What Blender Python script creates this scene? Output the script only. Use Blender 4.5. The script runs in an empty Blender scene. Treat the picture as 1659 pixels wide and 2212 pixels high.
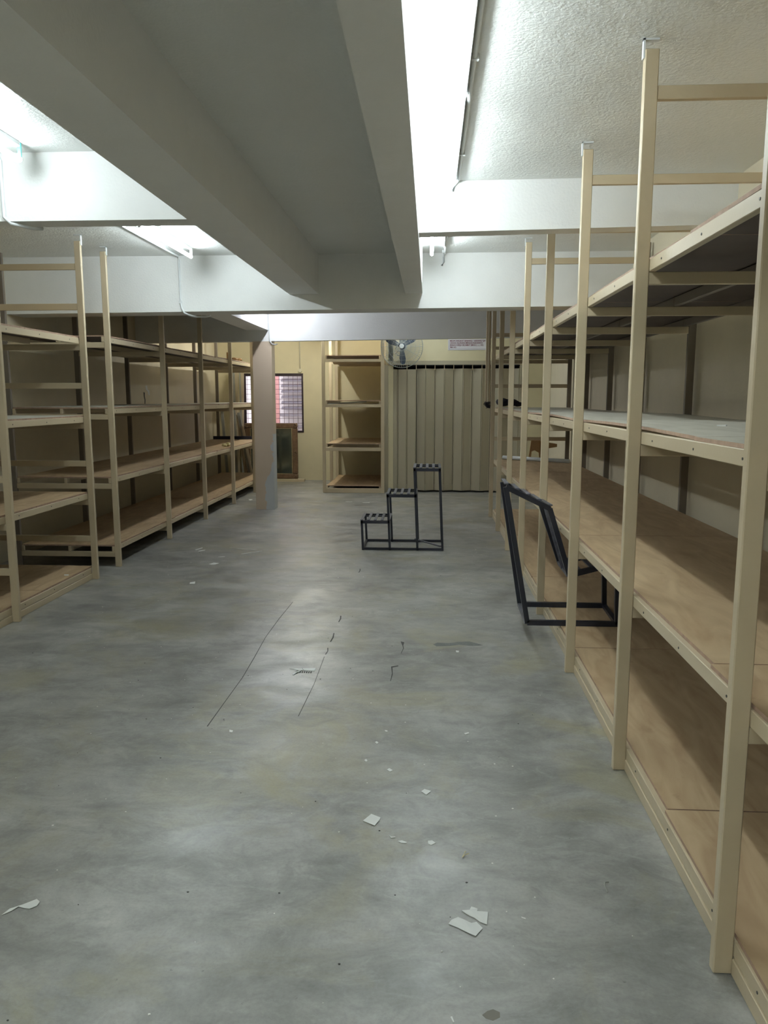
import bpy, bmesh, math, random
from mathutils import Vector, Matrix
random.seed(7)
C = bpy.context.scene.collection
SC = bpy.context.scene

# ---------------------------------------------------------------- camera
cam_d = bpy.data.cameras.new('camera')
cam_d.sensor_fit = 'VERTICAL'; cam_d.sensor_height = 36.0
cam_d.lens = 36.0 * 1675.0 / 2212.0
cam_d.clip_start = 0.02
cam = bpy.data.objects.new('camera', cam_d); C.objects.link(cam)
cam.location = (0, 0, 1.5)
cam.rotation_euler = (math.radians(90 - 8.385), 0, math.radians(3.355))
SC.camera = cam

# ---------------------------------------------------------------- world, exposure
world = bpy.data.worlds.new('world'); SC.world = world
world.use_nodes = True
world.node_tree.nodes['Background'].inputs[0].default_value = (0.92, 0.93, 1.0, 1)
world.node_tree.nodes['Background'].inputs[1].default_value = 2.2
SC.view_settings.view_transform = 'Standard'
SC.view_settings.look = 'None'
SC.view_settings.gamma = 1.0
SC.view_settings.use_curve_mapping = False
SC.view_settings.exposure = 0.14
TUBE = 62.0            # radiance of a fluorescent tube
TUBE_COL = (0.88, 0.98, 1.0)
TUBE_COL_BLUE = (0.88, 0.92, 1.0)
TUBE_COL_WARM = (1.0, 1.0, 0.90)

# ---------------------------------------------------------------- materials
def nt(name):
    m = bpy.data.materials.new(name); m.use_nodes = True
    return m, m.node_tree.nodes, m.node_tree.links, m.node_tree.nodes['Principled BSDF']

def simple(name, col, rough=0.5, metal=0.0, var=0.06, scale=6.0, bump=0.0, bscale=200.0, spec=0.5, world=False):
    m, N, L, B = nt(name)
    B.inputs['Roughness'].default_value = rough; B.inputs['Metallic'].default_value = metal
    B.inputs['Specular IOR Level'].default_value = spec
    tc = N.new('ShaderNodeTexCoord'); gm = N.new('ShaderNodeNewGeometry')
    src = gm.outputs['Position'] if world else tc.outputs['Object']
    nz = N.new('ShaderNodeTexNoise'); nz.inputs['Scale'].default_value = scale; nz.inputs['Detail'].default_value = 5
    L.new(src, nz.inputs['Vector'])
    mx = N.new('ShaderNodeMix'); mx.data_type = 'RGBA'
    a = [max(0, c * (1 - var * 2)) for c in col]; b = [min(1, c * (1 + var * 2)) for c in col]
    mx.inputs['A'].default_value = (*a, 1); mx.inputs['B'].default_value = (*b, 1)
    L.new(nz.outputs['Fac'], mx.inputs['Factor']); L.new(mx.outputs['Result'], B.inputs['Base Color'])
    if bump:
        bn = N.new('ShaderNodeTexNoise'); bn.inputs['Scale'].default_value = bscale; bn.inputs['Detail'].default_value = 2
        L.new(src, bn.inputs['Vector'])
        bp = N.new('ShaderNodeBump'); bp.inputs['Strength'].default_value = bump; bp.inputs['Distance'].default_value = 0.004
        L.new(bn.outputs['Fac'], bp.inputs['Height']); L.new(bp.outputs['Normal'], B.inputs['Normal'])
    return m

def emit(name, col, s):
    m, N, L, B = nt(name)
    B.inputs['Base Color'].default_value = (0.9, 0.9, 0.9, 1)
    B.inputs['Emission Color'].default_value = (*col, 1); B.inputs['Emission Strength'].default_value = s
    return m

def floor_material():
    m, N, L, B = nt('polished_concrete')
    g = N.new('ShaderNodeNewGeometry')
    def noise(scale, detail, dist=0.0, sx=1, sy=1, off=0, rough=0.55):
        mp = N.new('ShaderNodeMapping'); mp.inputs['Scale'].default_value = (sx, sy, 1); mp.inputs['Location'].default_value = (off, off * .7, 0)
        n = N.new('ShaderNodeTexNoise'); n.inputs['Scale'].default_value = scale; n.inputs['Detail'].default_value = detail
        n.inputs['Distortion'].default_value = dist; n.inputs['Roughness'].default_value = rough
        L.new(g.outputs['Position'], mp.inputs['Vector']); L.new(mp.outputs['Vector'], n.inputs['Vector'])
        return n.outputs['Fac']
    def ramp(src, p0, p1, c0, c1):
        r = N.new('ShaderNodeValToRGB'); r.color_ramp.elements[0].position = p0; r.color_ramp.elements[1].position = p1
        r.color_ramp.elements[0].color = (*c0, 1); r.color_ramp.elements[1].color = (*c1, 1)
        L.new(src, r.inputs['Fac']); return r.outputs['Color']
    def mix(f, a, b, mode='MIX'):
        x = N.new('ShaderNodeMix'); x.data_type = 'RGBA'; x.blend_type = mode
        if isinstance(f, float): x.inputs['Factor'].default_value = f
        else: L.new(f, x.inputs['Factor'])
        L.new(a, x.inputs['A'])
        if isinstance(b, tuple): x.inputs['B'].default_value = (*b, 1)
        else: L.new(b, x.inputs['B'])
        return x.outputs['Result']
    base = ramp(noise(1.3, 12, 0.5, 1, 1, 0, .66), 0.32, 0.68, (0.215, 0.213, 0.196), (0.41, 0.406, 0.376))
    cloud = ramp(noise(3.4, 13, 0.9, 1, 1.4, 4, .70), 0.36, 0.66, (0.68, 0.68, 0.68), (1.15, 1.15, 1.15))
    c = mix(0.85, base, cloud, 'MULTIPLY')
    sweep = ramp(noise(2.0, 6, 1.5, 0.55, 2.6, 9), 0.35, 0.62, (0.78, 0.78, 0.79), (1.08, 1.08, 1.08))
    c = mix(0.55, c, sweep, 'MULTIPLY')
    wisp = ramp(noise(7.0, 12, 2.2, 0.6, 1.2, 41, .72), 0.52, 0.70, (0, 0, 0), (0.55, 0.55, 0.55))
    c = mix(wisp, c, (0.40, 0.40, 0.375))
    stain = ramp(noise(1.7, 11, 0.8, 1, 1, 17, .66), 0.50, 0.70, (0, 0, 0), (0.85, 0.85, 0.85))
    c = mix(stain, c, (0.30, 0.275, 0.175))
    dark = ramp(noise(4.2, 13, 0.8, 1, 1.3, 31, .70), 0.52, 0.74, (0, 0, 0), (0.7, 0.7, 0.7))
    c = mix(dark, c, (0.15, 0.15, 0.14))
    grit = ramp(noise(90, 3, 0, 1, 1, 2), 0.25, 0.55, (0.88, 0.88, 0.88), (1.03, 1.03, 1.03))
    c = mix(0.8, c, grit, 'MULTIPLY')
    spk = ramp(noise(38, 4, 0, 1, 1, 12), 0.70, 0.76, (0, 0, 0), (0.6, 0.6, 0.6))
    c = mix(spk, c, (0.10, 0.10, 0.095))
    L.new(c, B.inputs['Base Color'])
    rr = ramp(noise(2.4, 8, 1.0, 1, 1.4, 22), 0.35, 0.65, (0.29, 0.29, 0.29), (0.46, 0.46, 0.46))
    L.new(rr, B.inputs['Roughness'])
    B.inputs['Specular IOR Level'].default_value = 0.6
    bn = N.new('ShaderNodeTexNoise'); bn.inputs['Scale'].default_value = 9; bn.inputs['Detail'].default_value = 9
    L.new(g.outputs['Position'], bn.inputs['Vector'])
    bp = N.new('ShaderNodeBump'); bp.inputs['Strength'].default_value = 0.25; bp.inputs['Distance'].default_value = 0.006
    L.new(bn.outputs['Fac'], bp.inputs['Height']); L.new(bp.outputs['Normal'], B.inputs['Normal'])
    return m

def ceiling_material():
    m, N, L, B = nt('textured_white_paint')
    g = N.new('ShaderNodeNewGeometry')
    n1 = N.new('ShaderNodeTexNoise'); n1.inputs['Scale'].default_value = 1.6; n1.inputs['Detail'].default_value = 5
    L.new(g.outputs['Position'], n1.inputs['Vector'])
    r = N.new('ShaderNodeValToRGB'); r.color_ramp.elements[0].color = (0.74, 0.76, 0.74, 1); r.color_ramp.elements[1].color = (0.84, 0.86, 0.84, 1)
    L.new(n1.outputs['Fac'], r.inputs['Fac']); L.new(r.outputs['Color'], B.inputs['Base Color'])
    B.inputs['Roughness'].default_value = 0.36
    n2 = N.new('ShaderNodeTexNoise'); n2.inputs['Scale'].default_value = 70; n2.inputs['Detail'].default_value = 4
    n3 = N.new('ShaderNodeTexNoise'); n3.inputs['Scale'].default_value = 2.6; n3.inputs['Detail'].default_value = 3; n3.inputs['Distortion'].default_value = 0.3
    L.new(g.outputs['Position'], n2.inputs['Vector']); L.new(g.outputs['Position'], n3.inputs['Vector'])
    b2 = N.new('ShaderNodeBump'); b2.inputs['Strength'].default_value = 0.45; b2.inputs['Distance'].default_value = 0.03
    b1 = N.new('ShaderNodeBump'); b1.inputs['Strength'].default_value = 0.55; b1.inputs['Distance'].default_value = 0.007
    L.new(n3.outputs['Fac'], b2.inputs['Height']); L.new(n2.outputs['Fac'], b1.inputs['Height'])
    L.new(b2.outputs['Normal'], b1.inputs['Normal']); L.new(b1.outputs['Normal'], B.inputs['Normal'])
    return m

def plywood(name, c0, c1, rough=0.55):
    m, N, L, B = nt(name)
    tc = N.new('ShaderNodeTexCoord'); oi = N.new('ShaderNodeObjectInfo')
    ad = N.new('ShaderNodeVectorMath'); ad.operation = 'ADD'
    ml = N.new('ShaderNodeVectorMath'); ml.operation = 'SCALE'; ml.inputs['Scale'].default_value = 13.0
    cb = N.new('ShaderNodeCombineXYZ')
    L.new(oi.outputs['Random'], cb.inputs[0]); L.new(oi.outputs['Random'], cb.inputs[1])
    L.new(cb.outputs[0], ml.inputs[0]); L.new(tc.outputs['Object'], ad.inputs[0]); L.new(ml.outputs[0], ad.inputs[1])
    mp = N.new('ShaderNodeMapping'); mp.inputs['Scale'].default_value = (1.5, 0.35, 1); L.new(ad.outputs[0], mp.inputs['Vector'])
    n = N.new('ShaderNodeTexNoise'); n.inputs['Scale'].default_value = 6; n.inputs['Detail'].default_value = 9; n.inputs['Distortion'].default_value = 1.6
    L.new(mp.outputs[0], n.inputs['Vector'])
    r = N.new('ShaderNodeValToRGB'); r.color_ramp.elements[0].position = 0.3; r.color_ramp.elements[1].position = 0.7
    r.color_ramp.elements[0].color = (*c0, 1); r.color_ramp.elements[1].color = (*c1, 1)
    L.new(n.outputs['Fac'], r.inputs['Fac'])
    n2 = N.new('ShaderNodeTexNoise'); n2.inputs['Scale'].default_value = 14; n2.inputs['Detail'].default_value = 6
    L.new(ad.outputs[0], n2.inputs['Vector'])
    r2 = N.new('ShaderNodeValToRGB'); r2.color_ramp.elements[0].position = 0.66; r2.color_ramp.elements[1].position = 0.76
    r2.color_ramp.elements[0].color = (1, 1, 1, 1); r2.color_ramp.elements[1].color = (0.72, 0.68, 0.62, 1)
    L.new(n2.outputs['Fac'], r2.inputs['Fac'])
    mx = N.new('ShaderNodeMix'); mx.data_type = 'RGBA'; mx.blend_type = 'MULTIPLY'; mx.inputs['Factor'].default_value = 0.7
    L.new(r.outputs[0], mx.inputs['A']); L.new(r2.outputs[0], mx.inputs['B'])
    L.new(mx.outputs['Result'], B.inputs['Base Color'])
    B.inputs['Roughness'].default_value = rough
    return m

def column_material():
    """cream paint with the bare grey plaster where the paint has flaked off along the aisle edge"""
    m, N, L, B = nt('flaking_column_paint')
    g = N.new('ShaderNodeNewGeometry'); sp = N.new('ShaderNodeSeparateXYZ'); L.new(g.outputs['Position'], sp.inputs[0])
    n = N.new('ShaderNodeTexNoise'); n.inputs['Scale'].default_value = 5.5; n.inputs['Detail'].default_value = 7
    L.new(g.outputs['Position'], n.inputs['Vector'])
    def mth(op, a, b):
        x = N.new('ShaderNodeMath'); x.operation = op
        for i, v in enumerate((a, b)):
            if isinstance(v, (int, float)): x.inputs[i].default_value = v
            else: L.new(v, x.inputs[i])
        return x.outputs[0]
    wid = mth('SUBTRACT', 0.155, mth('MULTIPLY', sp.outputs[2], 0.15))       # flaked band narrows upward, gone above 1 m
    edge = mth('ADD', mth('SUBTRACT', sp.outputs[0], -2.085), wid)
    nn = mth('MULTIPLY', mth('SUBTRACT', n.outputs['Fac'], 0.5), 0.30)
    f = mth('GREATER_THAN', mth('ADD', edge, nn), 0.0)
    f = mth('MULTIPLY', f, mth('LESS_THAN', sp.outputs[2], 1.02))
    mx = N.new('ShaderNodeMix'); mx.data_type = 'RGBA'
    mx.inputs['A'].default_value = (0.60, 0.49, 0.37, 1); mx.inputs['B'].default_value = (0.55, 0.57, 0.57, 1)
    L.new(f, mx.inputs['Factor']); L.new(mx.outputs['Result'], B.inputs['Base Color'])
    bp = N.new('ShaderNodeBump'); bp.inputs['Strength'].default_value = 0.5; bp.inputs['Distance'].default_value = 0.004; bp.invert = True
    L.new(f, bp.inputs['Height']); L.new(bp.outputs['Normal'], B.inputs['Normal'])
    B.inputs['Roughness'].default_value = 0.6
    return m

M = {}
M['floor'] = floor_material()
M['ceiling'] = ceiling_material()
M['white_wall'] = simple('white_beam_paint', (0.86, 0.87, 0.86), 0.5, var=0.02, bump=0.35, bscale=70, world=True)
M['cream_wall'] = simple('cream_wall_paint', (0.68, 0.61, 0.405), 0.55, var=0.03, bump=0.25, bscale=60, world=True)
M['side_wall'] = simple('side_wall_paint', (0.68, 0.61, 0.46), 0.55, var=0.03, bump=0.25, bscale=60, world=True)
M['rack'] = simple('olive_cream_rack_paint', (0.55, 0.457, 0.312), 0.38, var=0.05, scale=3, bump=0.08, bscale=60)
M['ply'] = plywood('brown_plywood', (0.40, 0.270, 0.150), (0.56, 0.41, 0.245))
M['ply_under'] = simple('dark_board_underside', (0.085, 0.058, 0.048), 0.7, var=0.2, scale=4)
M['rack_shaded'] = simple('shaded_rear_frame_paint', (0.20, 0.168, 0.135), 0.45, var=0.06, scale=3)  # rack paint with the shade under the shelves put into its colour
M['ply_pale'] = plywood('dusty_pale_plywood', (0.46, 0.43, 0.35), (0.56, 0.53, 0.45))
M['ply_edge'] = simple('reddish_ply_edge', (0.37, 0.25, 0.18), 0.7, var=0.2, scale=30)
M['gate'] = simple('gate_paint', (0.42, 0.375, 0.275), 0.45, var=0.05, scale=2)
M['black'] = simple('black_steel_paint', (0.012, 0.014, 0.024), 0.35, var=0.2)
M['worn_black'] = simple('worn_black_slats', (0.10, 0.10, 0.12), 0.45, var=0.5, scale=25)
M['pvc'] = simple('white_pvc', (0.72, 0.75, 0.76), 0.4, var=0.02)
M['batten'] = simple('lamp_batten_enamel', (0.82, 0.84, 0.84), 0.35, var=0.02)
M['teal'] = simple('teal_lamp_holder', (0.10, 0.55, 0.52), 0.4)
M['holder'] = simple('lamp_holder_white', (0.75, 0.77, 0.78), 0.4)
M['frame_dark'] = simple('dark_window_frame', (0.035, 0.022, 0.028), 0.4)
M['grill'] = simple('window_grill_paint', (0.16, 0.09, 0.11), 0.5)
M['paper'] = simple('torn_white_paper', (0.78, 0.79, 0.76), 0.8, var=0.04, scale=20)
M['flake'] = simple('white_flake', (0.75, 0.75, 0.70), 0.8)
M['crack'] = simple('concrete_crack', (0.07, 0.07, 0.065), 0.9)
M['patch'] = simple('chipped_concrete', (0.14, 0.145, 0.135), 0.8, var=0.2, scale=30)
M['puddle'] = simple('brown_floor_stain', (0.13, 0.115, 0.085), 0.45)
M['mirror_frame'] = simple('carved_brown_frame', (0.16, 0.095, 0.05), 0.45, var=0.3, scale=25, bump=0.6, bscale=50)
M['gilt'] = simple('worn_gilt_edge', (0.42, 0.33, 0.18), 0.4, var=0.3, scale=30)
M['fan_guard'] = simple('fan_guard_steel', (0.42, 0.44, 0.42), 0.35, 0.3)
M['fan_blue'] = simple('fan_dark_blue', (0.03, 0.05, 0.09), 0.35)
M['fan_hub'] = simple('fan_hub_grey', (0.50, 0.52, 0.52), 0.35)
M['cable'] = simple('pale_cable', (0.62, 0.58, 0.44), 0.6)
M['dark_cloth'] = simple('black_cloth', (0.015, 0.014, 0.022), 0.9, bump=0.5, bscale=60)
M['cardboard'] = simple('tan_wood_offcut', (0.42, 0.25, 0.11), 0.7, var=0.12, scale=8)
M['grey_metal'] = simple('bare_grey_strip', (0.38, 0.38, 0.34), 0.4, 0.3, var=0.15)
M['bolt'] = simple('dark_bolt', (0.06, 0.055, 0.05), 0.5)
M['sign'] = simple('sign_white', (0.74, 0.72, 0.76), 0.5, var=0.01)
M['sign_text'] = simple('sign_text_maroon', (0.20, 0.05, 0.075), 0.6)
M['sign_line'] = simple('sign_border', (0.14, 0.14, 0.16), 0.6)
M['amber'] = simple('clear_amber_plastic', (0.55, 0.48, 0.24), 0.15)
M['ext_white'] = simple('outside_white_wall', (0.80, 0.74, 0.76), 0.8, var=0.04, world=True)
M['ext_red'] = simple('outside_red_pipe', (0.72, 0.36, 0.37), 0.6, var=0.15, scale=8)
M['ext_grey'] = simple('outside_grey_shutter', (0.24, 0.22, 0.25), 0.6, var=0.1)
M['ext_ground'] = simple('outside_concrete', (0.45, 0.42, 0.38), 0.9, world=True)
M['column'] = column_material()
M['void'] = simple('dark_gap_steel', (0.012, 0.014, 0.03), 0.6)
g_, N_, L_, B_ = nt('window_glass'); M['glass'] = g_
B_.inputs['Base Color'].default_value = (1, 1, 1, 1); B_.inputs['Roughness'].default_value = 0.02
B_.inputs['Transmission Weight'].default_value = 1.0; B_.inputs['IOR'].default_value = 1.03
m_, N_, L_, B_ = nt('mirror_glass'); M['mirror'] = m_
B_.inputs['Base Color'].default_value = (0.20, 0.24, 0.22, 1); B_.inputs['Metallic'].default_value = 0.9; B_.inputs['Roughness'].default_value = 0.14
M['tube'] = emit('lit_tube', TUBE_COL, TUBE)
M['tube_blue'] = emit('lit_tube_blue', TUBE_COL_BLUE, TUBE * 1.5)
M['tube_warm'] = emit('lit_tube_warm', TUBE_COL_WARM, TUBE * 3.4)
M['tube_bright'] = emit('lit_tube_bright', TUBE_COL, TUBE * 1.5)  # boosted emission, also used by the added fill tubes

# ---------------------------------------------------------------- helpers
def tag(o, label=None, cat=None, group=None, kind=None):
    if label: o['label'] = label
    if cat: o['category'] = cat
    if group: o['group'] = group
    if kind: o['kind'] = kind
    return o

def empty(name, loc=(0, 0, 0)):
    o = bpy.data.objects.new(name, None); C.objects.link(o); o.location = loc
    o.empty_display_size = 0.1
    return o

def wloc(o):
    v = Vector(o.location)
    while o.parent: o = o.parent; v += Vector(o.location)
    return v

def link(name, bm, mat, parent=None, smooth=False):
    """bm is in world coordinates; origin is put at its centre; parents are never rotated"""
    if not bm.verts: return None
    xs = [v.co for v in bm.verts]
    c = Vector([(min(v[i] for v in xs) + max(v[i] for v in xs)) / 2 for i in range(3)])
    bmesh.ops.translate(bm, verts=bm.verts, vec=-c)
    bmesh.ops.recalc_face_normals(bm, faces=bm.faces)
    me = bpy.data.meshes.new(name); bm.to_mesh(me); bm.free()
    for mm in (mat if isinstance(mat, (list, tuple)) else [mat]): me.materials.append(mm)
    if smooth:
        for p in me.polygons: p.use_smooth = True
    o = bpy.data.objects.new(name, me); C.objects.link(o)
    if parent: o.parent = parent; o.location = c - wloc(parent)
    else: o.location = c
    return o

def add_box(bm, x0, x1, y0, y1, z0, z1, bev=0.0):
    r = bmesh.ops.create_cube(bm, size=1)
    vs = r['verts']
    for v in vs:
        v.co = Vector(((x0 + x1) / 2 + v.co.x * (x1 - x0), (y0 + y1) / 2 + v.co.y * (y1 - y0), (z0 + z1) / 2 + v.co.z * (z1 - z0)))
    if bev:
        es = list({e for v in vs for e in v.link_edges})
        bmesh.ops.bevel(bm, geom=es, offset=bev, segments=1, affect='EDGES', profile=0.5)
    return bm

def box(name, x0, x1, y0, y1, z0, z1, mat, parent=None, bev=0.0):
    return link(name, add_box(bmesh.new(), x0, x1, y0, y1, z0, z1, bev), mat, parent)

def add_bar(bm, p, q, w, h, up=(0, 0, 1)):
    p, q = Vector(p), Vector(q); d = (q - p)
    ln = d.length; d.normalize(); u = Vector(up)
    if abs(d.dot(u)) > 0.98: u = Vector((0, 1, 0))
    s = d.cross(u).normalized(); u = s.cross(d).normalized()
    r = bmesh.ops.create_cube(bm, size=1)
    for v in r['verts']:
        v.co = p + d * (v.co.y + 0.5) * ln + s * v.co.x * w + u * v.co.z * h
    return bm

def bar(name, p, q, w, h, mat, parent=None, up=(0, 0, 1)):
    return link(name, add_bar(bmesh.new(), p, q, w, h, up), mat, parent)

def add_tube(bm, pts, r, n=8, cap=True):
    pts = [Vector(p) for p in pts]; rings = []
    for i, p in enumerate(pts):
        d = (pts[min(i + 1, len(pts) - 1)] - pts[max(i - 1, 0)]).normalized()
        u = Vector((0, 0, 1)) if abs(d.z) < 0.9 else Vector((1, 0, 0))
        s = d.cross(u).normalized(); u = s.cross(d).normalized()
        rings.append([bm.verts.new(p + r * (math.cos(2 * math.pi * k / n) * s + math.sin(2 * math.pi * k / n) * u)) for k in range(n)])
    for a, b in zip(rings, rings[1:]):
        for k in range(n): bm.faces.new((a[k], a[(k + 1) % n], b[(k + 1) % n], b[k]))
    if cap:
        bm.faces.new(rings[0]); bm.faces.new(rings[-1])
    return bm

def tube(name, pts, r, mat, parent=None, n=8, smooth=True):
    return link(name, add_tube(bmesh.new(), pts, r, n), mat, parent, smooth)

def add_prism(bm, poly, z0, z1):
    a = [bm.verts.new((x, y, z0)) for x, y in poly]; b = [bm.verts.new((x, y, z1)) for x, y in poly]
    bm.faces.new(a); bm.faces.new(b)
    n = len(poly)
    for i in range(n): bm.faces.new((a[i], a[(i + 1) % n], b[(i + 1) % n], b[i]))
    return bm

def struct(o): o['kind'] = 'structure'; return o

# ================================================================ the setting
XW0, XW1 = -3.905, 1.762          # left and right walls
YB0, YB1 = -3.2, 14.1             # wall behind the camera, wall with the window
YG = 12.36                        # wall with the gate
ZC = 2.766
struct(box('floor', XW0 - .12, XW1 + .12, YB0 - .12, YB1 + .12, -0.12, 0, M['floor']))
struct(box('ceiling', XW0 - .12, XW1 + .12, YB0 - .12, YB1 + .12, ZC, ZC + 0.14, M['ceiling']))
struct(box('wall_left', XW0 - .12, XW0, YB0, YB1, 0, ZC, M['side_wall']))
struct(box('wall_right', XW1, XW1 + .12, YB0, YB1, 0, ZC, M['side_wall']))
struct(box('wall_rear', XW0, XW1, YB0 - .12, YB0, 0, ZC, M['cream_wall']))
# wall with the window opening
WX0, WX1, WZ0, WZ1 = -3.39, -2.29, 0.875, 1.935
bm = bmesh.new()
add_box(bm, XW0, WX0, YB1, YB1 + .15, 0, ZC); add_box(bm, WX1, -0.58, YB1, YB1 + .15, 0, ZC)
add_box(bm, WX0, WX1, YB1, YB1 + .15, 0, WZ0); add_box(bm, WX0, WX1, YB1, YB1 + .15, WZ1, ZC)
struct(link('wall_back', bm, M['cream_wall']))
struct(box('wall_alcove', -0.70, -0.58, YG, YB1, 0, ZC, M['cream_wall']))
# wall around the folding gate
GX0, GX1, GZ = -0.655, 1.395, 2.02
bm = bmesh.new()
add_box(bm, -0.70, GX0, YG - .001, YG + .13, 0, ZC); add_box(bm, GX1, XW1, YG, YG + .13, 0, ZC)
add_box(bm, GX0, GX1, YG, YG + .13, GZ, ZC)
struct(link('wall_gate', bm, M['cream_wall']))
struct(box('trim_1', GX0, GX1, YG - .02, YG + .01, GZ - .012, GZ + .05, M['gate']))
struct(box('wall_lobby', GX0, GX1, YG + 1.2, YG + 1.3, 0, ZC, M['void']))
struct(box('wall_lobby_side', GX1, GX1 + .1, YG + .131, YG + 1.3, 0, ZC, M['void']))   # unlit lobby behind the gate

def beam(name, pts_lo, pts_hi, mat):
    """pts_lo: 4 footprint corners with their own z, pts_hi same at the ceiling"""
    bm = bmesh.new()
    a = [bm.verts.new(p) for p in pts_lo]; b = [bm.verts.new(p) for p in pts_hi]
    bm.faces.new(a); bm.faces.new(b)
    for i in range(4): bm.faces.new((a[i], a[(i + 1) % 4], b[(i + 1) % 4], b[i]))
    return struct(link(name, bm, mat))
def xbeam(name, x0, x1, y0, y1, zl, zr, sk=0.0):
    lo = [(x0, y0 + sk * x0, zl), (x1, y0 + sk * x1, zr), (x1, y1 + sk * x1, zr), (x0, y1 + sk * x0, zl)]
    hi = [(x, y, ZC + .03) for x, y, z in lo]
    return beam(name, lo, hi, M['white_wall'])
xbeam('beam_left_bay', XW0, -1.26, 4.16, 4.31, 2.425, 2.422)
xbeam('beam_right_bay', -0.09, XW1, 4.83, 4.97, 2.475, 2.495, -0.02)
xbeam('beam_middle', XW0, XW1, 7.13, 7.44, 2.262, 2.305, 0.0)
xbeam('beam_back', XW0, XW1, 10.30, 10.42, 2.215, 2.275, 0.0)
struct(box('beam_long_left', -1.271, -1.005, YB0, 7.13, 2.42, ZC + .02, M['white_wall']))
struct(box('beam_long_right', -0.228, -0.0745, YB0, 7.13, 2.42, ZC + .02, M['white_wall']))
struct(box('beam_long_back', -2.41, -2.124, 7.44, 10.30, 2.375, ZC + .02, M['white_wall']))
struct(box('column', -2.34, -2.085, 10.302, 10.50, 0, 2.24, M['column']))

# ---- chips, cracks and marks in the concrete floor (children of the floor)
floor = bpy.data.objects['floor']
def decal(name, pts, mat, z=0.0008, parent=floor):
    bm = bmesh.new(); add_prism(bm, pts, -0.002, z)
    return link(name, bm, mat, parent)
decal('crack', [(-0.206,4.193),(-0.167,4.214),(-0.165,4.201),(-0.197,4.179),(-0.190,4.073),(-0.196,3.966),(-0.199,3.971),(-0.196,4.086)], M['crack'])
decal('crack', [(-0.169,4.651),(-0.146,4.636),(-0.150,4.570),(-0.144,4.522),(-0.157,4.418),(-0.159,4.424),(-0.149,4.521),(-0.155,4.569)], M['crack'])
decal('chipped_patch', [(0.033,4.606),(0.059,4.641),(0.131,4.635),(0.184,4.661),(0.257,4.676),(0.296,4.645),(0.340,4.605),(0.273,4.588),(0.192,4.606),(0.120,4.579),(0.053,4.568)], M['patch'], 0.0006)
decal('floor_stain', [(0.141,1.715),(0.154,1.728),(0.169,1.735),(0.185,1.726),(0.184,1.710),(0.166,1.699),(0.149,1.705)], M['puddle'], 0.0004)
def hairline(pts, w):
    a = [(x - w / 2 + random.uniform(-w, w) * .3, y) for x, y in pts]; b = [(x + w / 2, y) for x, y in reversed(pts)]
    decal('crack', a + b, M['crack'], 0.0005)
hairline([(-1.003,5.55),(-1.020,5.1),(-1.026,4.69),(-1.01,4.3),(-1.001,3.97),(-1.008,3.6),(-1.012,3.34)], 0.0035)
for a, b in ((6.70, 6.55), (5.20, 5.05), (4.80, 4.62), (4.50, 4.38)):
    hairline([(-0.605, a), (-0.598, (a + b) / 2), (-0.603, b)], 0.007)
hairline([(-0.604,4.34),(-0.600,3.9),(-0.612,3.48)], 0.003)

# chipped plaster and drips on the left wall
wl = bpy.data.objects['wall_left']
def wall_chip(name, pts, mat):
    bm = bmesh.new(); a = [bm.verts.new((XW0 - .002, y, z)) for y, z in pts]; b = [bm.verts.new((XW0 + .002, y, z)) for y, z in pts]
    bm.faces.new(a); bm.faces.new(b); n = len(pts)
    for i in range(n): bm.faces.new((a[i], a[(i + 1) % n], b[(i + 1) % n], b[i]))
    link(name, bm, mat, wl)
wall_chip('plaster_chip', [(10.58, 1.66), (10.64, 1.67), (10.66, 1.61), (10.72, 1.60), (10.73, 1.54), (10.69, 1.53), (10.66, 1.585), (10.60, 1.61)], M['pvc'])
wall_chip('plaster_chip', [(10.50, 1.575), (10.545, 1.57), (10.54, 1.52), (10.56, 1.47), (10.545, 1.41), (10.52, 1.41), (10.53, 1.47), (10.505, 1.52)], M['crack'])

# ================================================================ storage racks
RK = M['rack']
def post(x, y, z1, parent, z0=0.0, mat=None):
    return box('post', x, x + 0.05, y, y + 0.03, z0, z1, mat or RK, parent, 0.003)
def crossbar(x0, x1, y, z0, z1, parent):
    return box('crossbar', x0, x1, y + 0.003, y + 0.028, z0, z1, RK, parent, 0.002)
def screws(rail, x, sgn, ys, z):
    for y in ys:
        bm = bmesh.new()
        bmesh.ops.create_cone(bm, segments=10, radius1=0.004, radius2=0.004, depth=0.003, cap_ends=True,
                              matrix=Matrix.Translation((x, y, z)) @ Matrix.Rotation(math.pi / 2, 4, 'Y'))
        link('screw', bm, M['bolt'], rail)
def rail(x0, x1, y0, y1, z0, z1, parent, face=None, mat=None):
    r = box('rail', x0, x1, y0, y1, z0, z1, mat or RK, parent, 0.002)
    if face is not None:
        L = y1 - y0
        screws(r, face, 1, [y0 + L * .14, y0 + L * .5 + random.uniform(-.03, .03), y1 - L * .13], (z0 + z1) / 2 + random.uniform(-.004, .004))
    return r
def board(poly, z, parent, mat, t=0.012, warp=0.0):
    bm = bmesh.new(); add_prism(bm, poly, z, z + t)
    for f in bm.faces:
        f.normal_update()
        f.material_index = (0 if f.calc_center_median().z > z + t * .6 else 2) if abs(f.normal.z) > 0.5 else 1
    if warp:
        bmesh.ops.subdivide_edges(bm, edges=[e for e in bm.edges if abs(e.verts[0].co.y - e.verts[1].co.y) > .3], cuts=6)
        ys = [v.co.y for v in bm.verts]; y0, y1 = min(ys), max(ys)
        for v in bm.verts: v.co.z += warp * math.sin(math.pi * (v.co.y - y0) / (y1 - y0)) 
    return link('shelf_board', bm, [mat, M['ply_edge'], M['ply_under']], parent)

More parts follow.
